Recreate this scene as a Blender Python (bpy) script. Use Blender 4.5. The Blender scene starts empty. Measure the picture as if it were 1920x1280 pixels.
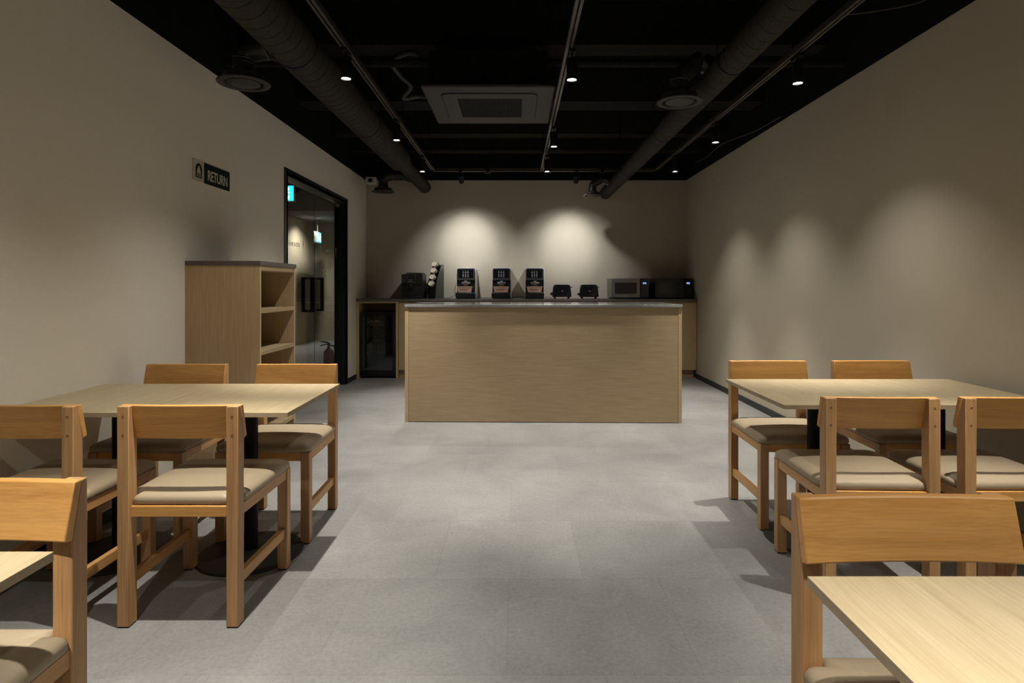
import bpy, bmesh, math, random
from mathutils import Vector, Matrix

random.seed(7)
sc = bpy.context.scene
COL = sc.collection
PI = math.pi

# ------------------------------------------------------------------ camera
FPX = 1130.0                      # focal length in pixels of a 1920 px wide frame
cam_d = bpy.data.cameras.new('camera')
cam_d.sensor_width = 36.0
cam_d.lens = FPX / 1920.0 * 36.0
cam_d.shift_x = -8.0 / 1920.0     # vanishing point at x = 968
cam_d.shift_y = -104.0 / 1920.0   # horizon at y = 536
cam_d.clip_start = 0.02
cam_d.clip_end = 100
cam = bpy.data.objects.new('camera', cam_d)
cam.location = (0, 0, 1.2)
cam.rotation_euler = (PI / 2, 0, 0)
COL.objects.link(cam)
sc.camera = cam

# ------------------------------------------------------------------ world, exposure
w = bpy.data.worlds.new('world')
sc.world = w
w.use_nodes = True
w.node_tree.nodes['Background'].inputs[0].default_value = (0.5, 0.5, 0.5, 1)
w.node_tree.nodes['Background'].inputs[1].default_value = 0.0
sc.view_settings.view_transform = 'Standard'
sc.view_settings.look = 'None'
sc.view_settings.gamma = 1.0
sc.view_settings.use_curve_mapping = False
sc.view_settings.exposure = 0.43

LAMP_COL = (1.0, 0.955, 0.875)
CORE_POWER, CORE_BEAM = 136.0, math.radians(54)
FLOOD_POWER, FLOOD_BEAM = 43.0, math.radians(112)
WASH_POWER, WASH_SPILL = 40.0, 50.0
WASH_COL = (0.95, 0.98, 1.0)

# ------------------------------------------------------------------ materials
MATS = {}


def nodes_of(name):
    m = bpy.data.materials.new(name)
    m.use_nodes = True
    nt = m.node_tree
    return m, nt, nt.nodes, nt.links, nt.nodes['Principled BSDF']


def plain(name, col, rough=0.5, metal=0.0, var=0.06, scale=30, bump=0.0, spec=0.5, coat=0.0):
    m, nt, N, L, b = nodes_of(name)
    tc = N.new('ShaderNodeTexCoord')
    no = N.new('ShaderNodeTexNoise')
    no.inputs['Scale'].default_value = scale
    no.inputs['Detail'].default_value = 4
    L.new(tc.outputs['Object'], no.inputs['Vector'])
    cr = N.new('ShaderNodeValToRGB')
    cr.color_ramp.elements[0].position = 0.3
    cr.color_ramp.elements[1].position = 0.7
    cr.color_ramp.elements[0].color = tuple(c * (1 - var) for c in col) + (1,)
    cr.color_ramp.elements[1].color = tuple(min(1, c * (1 + var)) for c in col) + (1,)
    L.new(no.outputs['Fac'], cr.inputs['Fac'])
    L.new(cr.outputs['Color'], b.inputs['Base Color'])
    b.inputs['Roughness'].default_value = rough
    b.inputs['Metallic'].default_value = metal
    b.inputs['Specular IOR Level'].default_value = spec
    b.inputs['Coat Weight'].default_value = coat
    if bump:
        bp = N.new('ShaderNodeBump')
        bp.inputs['Strength'].default_value = bump
        bp.inputs['Distance'].default_value = 0.002
        L.new(no.outputs['Fac'], bp.inputs['Height'])
        L.new(bp.outputs['Normal'], b.inputs['Normal'])
    MATS[name] = m
    return m


def wood(name, dark, light, axis, rough=0.42, grain=1.0, fine=1.0, wf=0.24, dist=1.2):
    """grain runs along axis (0,1,2)"""
    m, nt, N, L, b = nodes_of(name)
    tc = N.new('ShaderNodeTexCoord')
    oi = N.new('ShaderNodeObjectInfo')
    mul = N.new('ShaderNodeVectorMath')
    mul.operation = 'SCALE'
    mul.inputs[0].default_value = (7.3, 5.1, 9.7)
    L.new(oi.outputs['Random'], mul.inputs['Scale'])
    add = N.new('ShaderNodeVectorMath')
    add.operation = 'ADD'
    L.new(tc.outputs['Object'], add.inputs[0])
    L.new(mul.outputs[0], add.inputs[1])
    mp = N.new('ShaderNodeMapping')
    s = [16 * grain] * 3
    s[axis] = 1.3 * grain
    mp.inputs['Scale'].default_value = s
    L.new(add.outputs[0], mp.inputs['Vector'])
    n1 = N.new('ShaderNodeTexNoise')
    n1.inputs['Scale'].default_value = 1.0
    n1.inputs['Detail'].default_value = 5
    n1.inputs['Roughness'].default_value = 0.6
    n1.inputs['Distortion'].default_value = dist
    L.new(mp.outputs[0], n1.inputs['Vector'])
    mp2 = N.new('ShaderNodeMapping')
    s2 = [260 * fine] * 3
    s2[axis] = 6 * fine
    mp2.inputs['Scale'].default_value = s2
    L.new(add.outputs[0], mp2.inputs['Vector'])
    n2 = N.new('ShaderNodeTexNoise')
    n2.inputs['Scale'].default_value = 1.0
    n2.inputs['Detail'].default_value = 2
    L.new(mp2.outputs[0], n2.inputs['Vector'])
    mx = N.new('ShaderNodeMath')
    mx.operation = 'MULTIPLY_ADD'
    mx.inputs[1].default_value = wf
    L.new(n2.outputs['Fac'], mx.inputs[0])
    m2 = N.new('ShaderNodeMath')
    m2.operation = 'MULTIPLY'
    m2.inputs[1].default_value = 1 - wf
    L.new(n1.outputs['Fac'], m2.inputs[0])
    L.new(m2.outputs[0], mx.inputs[2])
    cr = N.new('ShaderNodeValToRGB')
    cr.color_ramp.elements[0].position = 0.34
    cr.color_ramp.elements[1].position = 0.64
    cr.color_ramp.elements[0].color = tuple(dark) + (1,)
    cr.color_ramp.elements[1].color = tuple(light) + (1,)
    L.new(mx.outputs[0], cr.inputs['Fac'])
    L.new(cr.outputs['Color'], b.inputs['Base Color'])
    b.inputs['Roughness'].default_value = rough
    bp = N.new('ShaderNodeBump')
    bp.inputs['Strength'].default_value = 0.08
    bp.inputs['Distance'].default_value = 0.001
    L.new(n2.outputs['Fac'], bp.inputs['Height'])
    L.new(bp.outputs['Normal'], b.inputs['Normal'])
    MATS[name] = m
    return m


def emit(name, col, strength):
    m, nt, N, L, b = nodes_of(name)
    b.inputs['Base Color'].default_value = tuple(col) + (1,)
    b.inputs['Emission Color'].default_value = tuple(col) + (1,)
    b.inputs['Emission Strength'].default_value = strength
    MATS[name] = m
    return m


def glass(name, tint=(0.85, 0.85, 0.84), gloss=1.0):
    m = bpy.data.materials.new(name)
    m.use_nodes = True
    nt = m.node_tree
    N, L = nt.nodes, nt.links
    N.clear()
    out = N.new('ShaderNodeOutputMaterial')
    mix = N.new('ShaderNodeMixShader')
    tr = N.new('ShaderNodeBsdfTransparent')
    tr.inputs['Color'].default_value = tuple(tint) + (1,)
    gl = N.new('ShaderNodeBsdfGlossy')
    gl.inputs['Roughness'].default_value = 0.02
    gl.inputs['Color'].default_value = (0.9, 0.95, 0.95, 1)
    fr = N.new('ShaderNodeFresnel')
    ge = N.new('ShaderNodeNewGeometry')
    io = N.new('ShaderNodeMapRange')          # same reflectance on both faces of the pane
    io.inputs['To Min'].default_value = 1.5
    io.inputs['To Max'].default_value = 1 / 1.5
    L.new(ge.outputs['Backfacing'], io.inputs['Value'])
    L.new(io.outputs[0], fr.inputs['IOR'])
    mu = N.new('ShaderNodeMath')
    mu.operation = 'MULTIPLY'
    mu.inputs[1].default_value = gloss
    L.new(fr.outputs[0], mu.inputs[0])
    L.new(mu.outputs[0], mix.inputs[0])
    L.new(tr.outputs[0], mix.inputs[1])
    L.new(gl.outputs[0], mix.inputs[2])
    L.new(mix.outputs[0], out.inputs['Surface'])
    MATS[name] = m
    return m


def floor_mat(name, base, tile=0.61, off=(0.0, 0.0), speck=0.0, seam=0.35):
    m, nt, N, L, b = nodes_of(name)
    tc = N.new('ShaderNodeTexCoord')
    mp = N.new('ShaderNodeMapping')
    mp.inputs['Location'].default_value = (off[0], off[1], 0)
    L.new(tc.outputs['Object'], mp.inputs['Vector'])
    br = N.new('ShaderNodeTexBrick')
    br.offset = 0.5
    br.inputs['Scale'].default_value = 1.0
    br.inputs['Brick Width'].default_value = tile
    br.inputs['Row Height'].default_value = tile
    br.inputs['Mortar Size'].default_value = 0.0012
    br.inputs['Mortar Smooth'].default_value = 0.1
    br.inputs['Color1'].default_value = (0.93, 0.93, 0.93, 1)
    br.inputs['Color2'].default_value = (1.06, 1.06, 1.06, 1)
    br.inputs['Mortar'].default_value = (1 - seam,) * 3 + (1,)
    L.new(mp.outputs[0], br.inputs['Vector'])
    n1 = N.new('ShaderNodeTexNoise')
    n1.inputs['Scale'].default_value = 2.2
    n1.inputs['Detail'].default_value = 8
    n1.inputs['Roughness'].default_value = 0.65
    n1.inputs['Distortion'].default_value = 0.6
    L.new(tc.outputs['Object'], n1.inputs['Vector'])
    n2 = N.new('ShaderNodeTexNoise')
    n2.inputs['Scale'].default_value = 62
    n2.inputs['Detail'].default_value = 9
    n2.inputs['Roughness'].default_value = 0.82
    L.new(tc.outputs['Object'], n2.inputs['Vector'])
    cr = N.new('ShaderNodeValToRGB')
    cr.color_ramp.elements[0].position = 0.32
    cr.color_ramp.elements[1].position = 0.68
    cr.color_ramp.elements[0].color = tuple(c * 0.86 for c in base) + (1,)
    cr.color_ramp.elements[1].color = tuple(c * 1.12 for c in base) + (1,)
    L.new(n1.outputs['Fac'], cr.inputs['Fac'])
    cr2 = N.new('ShaderNodeValToRGB')
    k = 0.16 + speck
    cr2.color_ramp.elements[0].position = 0.35
    cr2.color_ramp.elements[1].position = 0.65
    cr2.color_ramp.elements[0].color = (1 - k,) * 3 + (1,)
    cr2.color_ramp.elements[1].color = (1 + k,) * 3 + (1,)
    L.new(n2.outputs['Fac'], cr2.inputs['Fac'])
    x1 = N.new('ShaderNodeMix')
    x1.data_type = 'RGBA'
    x1.blend_type = 'MULTIPLY'
    x1.inputs[0].default_value = 1
    x1.clamp_result = False
    L.new(cr.outputs[0], x1.inputs[6])
    L.new(cr2.outputs[0], x1.inputs[7])
    x2 = N.new('ShaderNodeMix')
    x2.data_type = 'RGBA'
    x2.blend_type = 'MULTIPLY'
    x2.inputs[0].default_value = 1
    L.new(x1.outputs[2], x2.inputs[6])
    L.new(br.outputs['Color'], x2.inputs[7])
    # thin pale veins
    vn = N.new('ShaderNodeTexNoise')
    vn.inputs['Scale'].default_value = 0.9
    vn.inputs['Detail'].default_value = 3
    vn.inputs['Distortion'].default_value = 0.8
    L.new(mp.outputs[0], vn.inputs['Vector'])
    vr = N.new('ShaderNodeValToRGB')
    e = vr.color_ramp.elements
    e[0].position = 0.492
    e[0].color = (0, 0, 0, 1)
    e[1].position = 0.5
    e[1].color = (1, 1, 1, 1)
    e2 = vr.color_ramp.elements.new(0.508)
    e2.color = (0, 0, 0, 1)
    L.new(vn.outputs['Fac'], vr.inputs['Fac'])
    vm = N.new('ShaderNodeMath')
    vm.operation = 'MULTIPLY'
    vm.inputs[1].default_value = 0.04
    L.new(vr.outputs['Color'], vm.inputs[0])
    x3 = N.new('ShaderNodeMix')
    x3.data_type = 'RGBA'
    L.new(vm.outputs[0], x3.inputs[0])
    L.new(x2.outputs[2], x3.inputs[6])
    x3.inputs[7].default_value = (0.6, 0.6, 0.58, 1)
    L.new(x3.outputs[2], b.inputs['Base Color'])
    b.inputs['Roughness'].default_value = 0.55
    b.inputs['Specular IOR Level'].default_value = 0.35
    bp = N.new('ShaderNodeBump')
    bp.inputs['Strength'].default_value = 0.12
    bp.inputs['Distance'].default_value = 0.001
    L.new(n2.outputs['Fac'], bp.inputs['Height'])
    L.new(bp.outputs['Normal'], b.inputs['Normal'])
    MATS[name] = m
    return m


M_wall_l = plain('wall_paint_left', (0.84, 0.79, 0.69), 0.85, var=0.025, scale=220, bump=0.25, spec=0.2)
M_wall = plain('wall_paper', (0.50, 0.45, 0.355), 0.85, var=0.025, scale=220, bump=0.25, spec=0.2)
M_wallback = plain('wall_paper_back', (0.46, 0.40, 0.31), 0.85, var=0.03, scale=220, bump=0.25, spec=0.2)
M_black = plain('black_ceiling_paint', (0.006, 0.006, 0.007), 0.9, var=0.2, scale=12, bump=0.2, spec=0.15)
M_beam = plain('sprayed_black_beam', (0.013, 0.0125, 0.012), 0.9, var=0.3, scale=40, bump=0.5, spec=0.15)
M_duct = plain('dark_duct_wrap', (0.027, 0.024, 0.020), 0.8, var=0.25, scale=60, bump=0.5, spec=0.2)
M_diff = plain('dark_grey_diffuser', (0.030, 0.028, 0.025), 0.6, var=0.1, scale=30)
M_hose = plain('black_foil_hose', (0.016, 0.016, 0.015), 0.42, var=0.3, scale=25, bump=0.6)
M_floor = floor_mat('floor_tile', (0.248, 0.242, 0.231), 0.61, (0.03, -0.03), seam=0.2)
M_floor2 = floor_mat('corridor_terrazzo', (0.30, 0.31, 0.30), 1.2, (0, 0), speck=0.35, seam=0.1)
M_base = plain('charcoal_skirting', (0.02, 0.025, 0.028), 0.5)
M_frame = plain('black_door_frame', (0.008, 0.010, 0.012), 0.4)
M_metal = plain('matte_black_metal', (0.006, 0.006, 0.007), 0.5, spec=0.2)
M_plate = plain('black_base_plate', (0.025, 0.024, 0.023), 0.55)
M_track = plain('brown_grey_track', (0.11, 0.10, 0.085), 0.35, metal=0.6)
M_blackpl = plain('black_plastic', (0.009, 0.009, 0.010), 0.35)
M_glossblk = plain('gloss_black', (0.008, 0.008, 0.010), 0.1)
M_rubber = plain('rubber', (0.01, 0.01, 0.01), 0.8)
M_leather = plain('beige_vinyl', (0.36, 0.285, 0.188), 0.5, var=0.03, scale=200, bump=0.1, spec=0.4)
HD, HL = (0.48, 0.222, 0.056), (0.70, 0.365, 0.108)
W_x = wood('honey_wood_x', HD, HL, 0, rough=0.38, grain=0.8, wf=0.30)
W_y = wood('honey_wood_y', (0.44, 0.225, 0.075), (0.61, 0.335, 0.12), 1, rough=0.42)
W_z = wood('honey_wood_z', (0.35, 0.185, 0.072), (0.56, 0.32, 0.135), 2, rough=0.42, wf=0.42)
M_plug = plain('dark_wood_plug', (0.22, 0.10, 0.035), 0.5)
T_y = wood('pale_oak_top', (0.46, 0.355, 0.205), (0.58, 0.47, 0.295), 1, rough=0.4, grain=2.6, wf=0.45, dist=0.3)
T_edge = plain('pale_oak_edge_band', (0.38, 0.29, 0.19), 0.5)
LD, LL = (0.37, 0.265, 0.15), (0.46, 0.345, 0.205)
L_x = wood('oak_laminate_x', LD, LL, 0, rough=0.5, grain=3.2, fine=0.8, wf=0.55, dist=0.3)
L_z = wood('oak_laminate_z', (0.47, 0.335, 0.185), (0.58, 0.43, 0.25), 2, rough=0.5, grain=3.2, fine=0.8, wf=0.55, dist=0.3)
L_edge = plain('oak_edge_band', (0.47, 0.36, 0.235), 0.5)
M_stone = plain('grey_polished_top', (0.27, 0.265, 0.255), 0.10, var=0.05, scale=8, coat=0.3)
M_stone2 = plain('brown_grey_worktop', (0.125, 0.105, 0.095), 0.4, var=0.08, scale=20)
M_white = plain('white_plastic', (0.72, 0.70, 0.66), 0.4)
M_cream = plain('cream_paper', (0.66, 0.57, 0.42), 0.6)
M_grey = plain('grey_steel', (0.23, 0.225, 0.215), 0.35, metal=0.7)
M_darkgrey = plain('dark_grey_plastic', (0.06, 0.06, 0.06), 0.4)
M_smoke = plain('smoke_grey_plastic', (0.22, 0.23, 0.225), 0.25)
M_pink = plain('pink_beige_tray', (0.58, 0.36, 0.27), 0.5)
M_ink = plain('dark_print', (0.08, 0.05, 0.04), 0.6)
M_icon = plain('pale_icon_print', (0.36, 0.37, 0.38), 0.5)
M_green = plain('dark_green_sign', (0.005, 0.015, 0.010), 0.6, spec=0.15)
M_signw = plain('ivory_sign', (0.60, 0.54, 0.43), 0.5)
M_signt = plain('sign_lettering', (0.70, 0.66, 0.58), 0.5)
M_red = plain('fire_red', (0.45, 0.02, 0.015), 0.25)
M_glassdoor = glass('door_glass', (0.82, 0.82, 0.80), 1.0)
M_glassfr = glass('fridge_glass', (0.55, 0.57, 0.58), 1.8)
M_film = plain('frosted_lettering', (0.45, 0.46, 0.43), 0.7)
M_lens = emit('lamp_lens', (1.0, 0.97, 0.9), 30.0)
M_exit = emit('exit_green', (0.02, 0.62, 0.68), 2.4)
M_exitw = emit('exit_white', (0.75, 1.0, 0.97), 5.0)
M_led = emit('blue_led', (0.35, 0.55, 1.0), 2.2)
M_bulk = plain('corridor_dark_paint', (0.10, 0.105, 0.115), 0.9)
M_corr = plain('corridor_wall_paint', (0.42, 0.37, 0.27), 0.8)


# ------------------------------------------------------------------ geometry helpers
class MB:
    def __init__(self):
        self.bm = bmesh.new()

    def box(self, x0, x1, y0, y1, z0, z1, M=None, mi=0):
        vs = [(x, y, z) for z in (z0, z1) for y in (y0, y1) for x in (x0, x1)]
        v = [self.bm.verts.new((M @ Vector(p)) if M else p) for p in vs]
        for f in ((0, 2, 3, 1), (4, 5, 7, 6), (0, 1, 5, 4), (2, 6, 7, 3), (0, 4, 6, 2), (1, 3, 7, 5)):
            fc = self.bm.faces.new([v[i] for i in f])
            fc.material_index = mi
        return self

    def prism(self, pts, a0, a1, axis=0):
        """pts: outline in the plane of the other two axes; extruded along axis"""
        def mk(p, a):
            if axis == 0:
                return (a, p[0], p[1])
            if axis == 1:
                return (p[0], a, p[1])
            return (p[0], p[1], a)
        A = [self.bm.verts.new(mk(p, a0)) for p in pts]
        B = [self.bm.verts.new(mk(p, a1)) for p in pts]
        self.bm.faces.new(A)
        self.bm.faces.new(list(reversed(B)))
        n = len(pts)
        for i in range(n):
            self.bm.faces.new((A[(i + 1) % n], A[i], B[i], B[(i + 1) % n]))
        return self

    def loops(self, rings, cap0=True, cap1=True, closed=True):
        R = [[self.bm.verts.new(p) for p in r] for r in rings]
        n = len(R[0])
        for a, b in zip(R[:-1], R[1:]):
            for i in range(n if closed else n - 1):
                j = (i + 1) % n
                self.bm.faces.new((a[i], a[j], b[j], b[i]))
        if cap0:
            self.bm.faces.new(list(reversed(R[0])))
        if cap1:
            self.bm.faces.new(R[-1])
        return self

    def lathe(self, prof, n=32, axis=2, c=(0, 0, 0), M=None):
        """prof: (r, h) list"""
        rings = []
        for r, h in prof:
            ring = []
            for i in range(n):
                a = 2 * PI * i / n
                u, v = r * math.cos(a), r * math.sin(a)
                p = {2: (u, v, h), 1: (v, h, u), 0: (h, u, v)}[axis]
                p = Vector(p) + Vector(c)
                ring.append(M @ p if M else p)
            rings.append(ring)
        return self.loops(rings)

    def tube(self, pts, r, n=12, cap=True):
        pts = [Vector(p) for p in pts]
        rs = r if isinstance(r, (list, tuple)) else [r] * len(pts)
        rings = []
        up = None
        for i, p in enumerate(pts):
            d = (pts[min(i + 1, len(pts) - 1)] - pts[max(i - 1, 0)]).normalized()
            if up is None:
                up = Vector((0, 0, 1)) if abs(d.z) < 0.9 else Vector((1, 0, 0))
            s = d.cross(up)
            if s.length < 1e-5:
                s = d.cross(Vector((0, 1, 0)))
            s.normalize()
            up = s.cross(d).normalized()
            rings.append([p + (s * math.cos(2 * PI * k / n) + up * math.sin(2 * PI * k / n)) * rs[i] for k in range(n)])
        return self.loops(rings, cap, cap)

    def build(self, name, mats, parent=None, smooth=False, bevel=0.0, seg=2, loc=None, rot=None):
        bmesh.ops.recalc_face_normals(self.bm, faces=self.bm.faces)
        me = bpy.data.meshes.new(name)
        self.bm.to_mesh(me)
        self.bm.free()
        if not isinstance(mats, (list, tuple)):
            mats = [mats]
        for m in mats:
            me.materials.append(m)
        o = bpy.data.objects.new(name, me)
        COL.objects.link(o)
        if parent:
            o.parent = parent
        if loc:
            o.location = loc
        if rot:
            o.rotation_euler = rot
        if bevel:
            b = o.modifiers.new('bevel', 'BEVEL')
            b.width = bevel
            b.segments = seg
            b.limit_method = 'ANGLE'
            b.angle_limit = math.radians(35)
        if smooth or bevel:
            for p in me.polygons:
                p.use_smooth = True
            me.set_sharp_from_angle(angle=math.radians(38))
        return o


def thing(name, label, cat, loc=(0, 0, 0), rz=0.0, group=None):
    o = bpy.data.objects.new(name, None)
    o.empty_display_size = 0.1
    COL.objects.link(o)
    o.location = loc
    o.rotation_euler = (0, 0, rz)
    o['label'] = label
    o['category'] = cat
    if group:
        o['group'] = group
    return o


def tag(o, label, cat, group=None):
    o['label'] = label
    o['category'] = cat
    if group:
        o['group'] = group
    return o


def struct(o, label=None, cat=None):
    o['kind'] = 'structure'
    if label:
        o['label'] = label
    if cat:
        o['category'] = cat
    return o


def copy_tree(o, parent=None):
    c = o.copy()
    COL.objects.link(c)
    c.parent = parent
    if parent is not None:
        c.matrix_parent_inverse = o.matrix_parent_inverse.copy()
    for ch in [k for k in bpy.data.objects if k.parent == o]:
        copy_tree(ch, c)
    return c


def smooth_path(pts, n=8):
    P = [Vector(p) for p in pts]
    out = []
    for i in range(len(P) - 1):
        p0, p1, p2, p3 = P[max(i - 1, 0)], P[i], P[i + 1], P[min(i + 2, len(P) - 1)]
        for k in range(n):
            t = k / n
            out.append(0.5 * ((2 * p1) + (-p0 + p2) * t + (2 * p0 - 5 * p1 + 4 * p2 - p3) * t * t + (-p0 + 3 * p1 - 3 * p2 + p3) * t ** 3))
    out.append(P[-1])
    return out


def text_mesh(name, body, size, mat, parent, M, extrude=0.0006, space=1.0, xscale=1.0, bold=0.0):
    cu = bpy.data.curves.new(name, 'FONT')
    cu.body = body
    cu.size = size
    cu.extrude = extrude
    cu.space_character = space
    cu.offset = bold
    cu.align_x = 'CENTER'
    cu.align_y = 'CENTER'
    tmp = bpy.data.objects.new(name, cu)
    COL.objects.link(tmp)
    dg = bpy.context.evaluated_depsgraph_get()
    me = bpy.data.meshes.new_from_object(tmp.evaluated_get(dg))
    bpy.data.objects.remove(tmp)
    bpy.data.curves.remove(cu)
    me.transform(Matrix.Diagonal((xscale, 1, 1, 1)))
    me.transform(M)
    me.materials.clear()
    me.materials.append(mat)
    o = bpy.data.objects.new(name, me)
    COL.objects.link(o)
    o.parent = parent
    return o


# ------------------------------------------------------------------ room
XL, XR, YB, YF = -2.08, 2.35, 8.34, -4.2
HW, HC = 2.661, 3.35          # painted wall height, black slab height
TW = 0.12                     # wall thickness
DY0, DY1, DZ = 5.44, 7.37, 2.236

m = MB()
m.box(XL - TW, XR + TW, YF - TW, YB + TW, -0.1, 0)
struct(m.build('floor', M_floor), 'grey stone-look tiled floor of the room', 'floor')
m = MB()
m.box(XL - TW, XR + TW, YF - TW, YB + TW, HC, HC + 0.1)
struct(m.build('ceiling', M_black), 'open ceiling slab painted black', 'ceiling')
m = MB()
m.box(XL - TW, XL, YF, DY0, 0, HW)
m.box(XL - TW, XL, DY1, YB + TW, 0, HW)
m.box(XL - TW, XL, DY0, DY1, DZ, HW)
m.box(XL - TW, XL, YF, YB + TW, HW, HC, mi=1)
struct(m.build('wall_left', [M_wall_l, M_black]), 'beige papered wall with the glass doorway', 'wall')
m = MB()
m.box(XR, XR + TW, YF, YB + TW, 0, HW)
m.box(XR, XR + TW, YF, YB + TW, HW, HC, mi=1)
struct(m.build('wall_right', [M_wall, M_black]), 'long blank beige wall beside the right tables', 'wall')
m = MB()
m.box(XL, XR, YB, YB + TW, 0, HW)
m.box(XL, XR, YB, YB + TW, HW, HC, mi=1)
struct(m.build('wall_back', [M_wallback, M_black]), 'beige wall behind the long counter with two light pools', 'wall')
m = MB()
m.box(XL - TW, XR + TW, YF - TW, YF, 0, HW)
m.box(XL - TW, XR + TW, YF - TW, YF, HW, HC, mi=1)
struct(m.build('wall_front', [M_wall, M_black]), 'beige wall behind the viewer', 'wall')
m = MB()
m.box(XL, XL + 0.010, YF, DY0 - 0.05, 0, 0.06)
m.box(XL, XL + 0.010, DY1 + 0.05, 7.82, 0, 0.06)
struct(m.build('baseboard_left', M_base), 'charcoal skirting along the left wall', 'baseboard')
m = MB()
m.box(XR - 0.010, XR, YF, 7.86, 0, 0.06)
struct(m.build('baseboard_right', M_base), 'charcoal skirting along the right wall', 'baseboard')

# black beams and ribs under the slab
beams = [(4.55, 0.22, 3.02), (5.72, 0.30, 2.95), (6.85, 0.20, 2.93), (7.55, 0.20, 2.90), (2.9, 0.25, 3.05), (0.9, 0.25, 3.05)]
for i, (y, wd, z) in enumerate(beams):
    m = MB()
    m.box(XL, XR, y, y + wd, z, HC)
    struct(m.build('trim_%d' % (i + 1), M_beam, bevel=0.004), 'black painted beam crossing under the ceiling slab', 'beam')

# ------------------------------------------------------------------ corridor beyond the glass door
CX, CY = -4.45, 13.3
m = MB()
m.box(CX - TW, XL - TW, 2.5, CY + TW, -0.1, 0)
struct(m.build('floor_corridor', M_floor2), 'speckled terrazzo floor beyond the glass door', 'floor')
m = MB()
m.box(CX - TW, CX, 2.5, CY + TW, 0, 3.3)
struct(m.build('wall_corridor_left', M_corr), 'beige corridor side wall beyond the glass door', 'wall')
m = MB()
m.box(CX, 1.0, CY, CY + TW, 0, 3.3)
struct(m.build('wall_corridor_back', M_corr), 'beige far wall of the corridor', 'wall')
m = MB()
m.box(CX - TW, XL - TW, 2.5 - TW, 2.5, 0, 3.3)
m.box(0.9, 1.0, YB + TW, CY, 0, 3.3)
m.box(XL - TW, 1.0, YB + TW, YB + TW + 0.02, 0, 3.3)
struct(m.build('wall_corridor_near', M_corr), 'corridor end walls hidden behind the dining room', 'wall')
m = MB()
m.box(CX - TW, XL - TW, 2.5, 11.0, 3.2, 3.3)
m.box(XL - TW, 1.0, YB + TW, 11.0, 3.2, 3.3)
m.box(CX, 1.0, 11.0, CY, 2.57, 3.3)
struct(m.build('ceiling_corridor', M_bulk), 'dark corridor ceiling with a lower bulkhead', 'ceiling')

# double glass door
d = thing('door_1', 'double glass door in a black frame, ajar onto the corridor', 'door', (XL - 0.07, (DY0 + DY1) / 2, 0))
d['label'] = 'double glass door in a black frame in the left wall'
d['kind'] = 'structure'
yc = (DY0 + DY1) / 2
hw = (DY1 - DY0) / 2
m = MB()
for s in (-1, 1):
    ya, yb = sorted((s * hw, s * (hw - 0.03)))
    m.box(-0.052, 0.078, ya, yb, 0, DZ)
    ya, yb = sorted((s * (hw - 0.03), s * (hw + 0.045)))
    m.box(0.0705, 0.078, ya, yb, 0, DZ + 0.03)
m.box(-0.052, 0.078, -hw, hw, DZ - 0.04, DZ)
m.box(0.0705, 0.078, -hw, hw, DZ - 0.03, DZ + 0.03)
m.box(-0.045, 0.03, -hw, -hw + 0.03, 0, DZ)
m.box(-0.052, 0.012, hw - 0.075, hw - 0.03, 0, DZ - 0.04)
m.build('door_frame', M_frame, d)
for side, (a, b) in enumerate(((-hw + 0.035, 0.012), (0.020, hw - 0.08))):
    m = MB()
    m.box(-0.006, 0.006, a, b, 0.012, DZ - 0.045)
    leaf = m.build('glass_leaf', M_glassdoor, d)
    hy = -0.17 if side == 0 else 0.10
    m = MB()
    for sx in (-1, 1):
        x = sx * 0.055
        m.box(x - 0.015, x + 0.015, hy - 0.018, hy + 0.018, 0.93, 1.29)
        for z in (0.93, 1.268):
            m.box(min(0.006 * sx, x), max(0.006 * sx, x), hy - 0.011, hy + 0.011, z, z + 0.022)
    m.build('pull_handle', M_metal, leaf)
    m = MB()
    ye = a if side == 0 else b
    sg = 1 if side == 0 else -1
    for z in (0.012, DZ - 0.085):
        ya, yb = sorted((ye, ye + sg * 0.12))
        m.box(-0.012, 0.012, ya, yb, z, z + 0.04)
    m.build('patch_fitting', M_grey, leaf)
# lettering on the glass, reads correctly from the corridor
RotG = Matrix.Rotation(-PI / 2, 4, 'Z') @ Matrix.Rotation(PI / 2, 4, 'X')
def on_glass(y, z):
    return Matrix.Translation((0.0075, y - yc, z)) @ RotG
for yy, nm in ((6.90, 'b'), (5.80, 'a')):
    text_mesh('glass_lettering', 'RESTAURANT', 0.055, M_film, d, on_glass(yy, 1.60), 0.0004)
m = MB()
for yy in (6.60, 7.16, 6.06):
    for k in (-1, 0, 1):
        m.box(0.0068, 0.0080, yy - yc + k * 0.009 - 0.002, yy - yc + k * 0.009 + 0.002, 1.61, 1.65)
    m.box(0.0068, 0.0080, yy - yc - 0.011, yy - yc + 0.011, 1.60, 1.61)
    m.box(0.0068, 0.0080, yy - yc - 0.003, yy - yc + 0.003, 1.54, 1.60)
m.build('fork_icon', M_film, d)
m = MB()
for (y0, y1, z0, z1) in ((6.74, 6.75, 1.40, 1.47), (6.72, 6.74, 1.43, 1.437), (6.76, 6.80, 1.40, 1.407), (6.86, 6.868, 1.33, 1.50), (6.84, 6.86, 1.405, 1.413), (6.68, 6.80, 1.36, 1.366), (6.70, 6.78, 1.32, 1.328)):
    m.box(0.0068, 0.0080, y0 - yc, y1 - yc, z0, z1)
m.build('glass_emblem', M_film, d)
text_mesh('glass_emblem', '0', 0.11, M_film, d, on_glass(6.93, 1.42), 0.0004, xscale=0.7)

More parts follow.
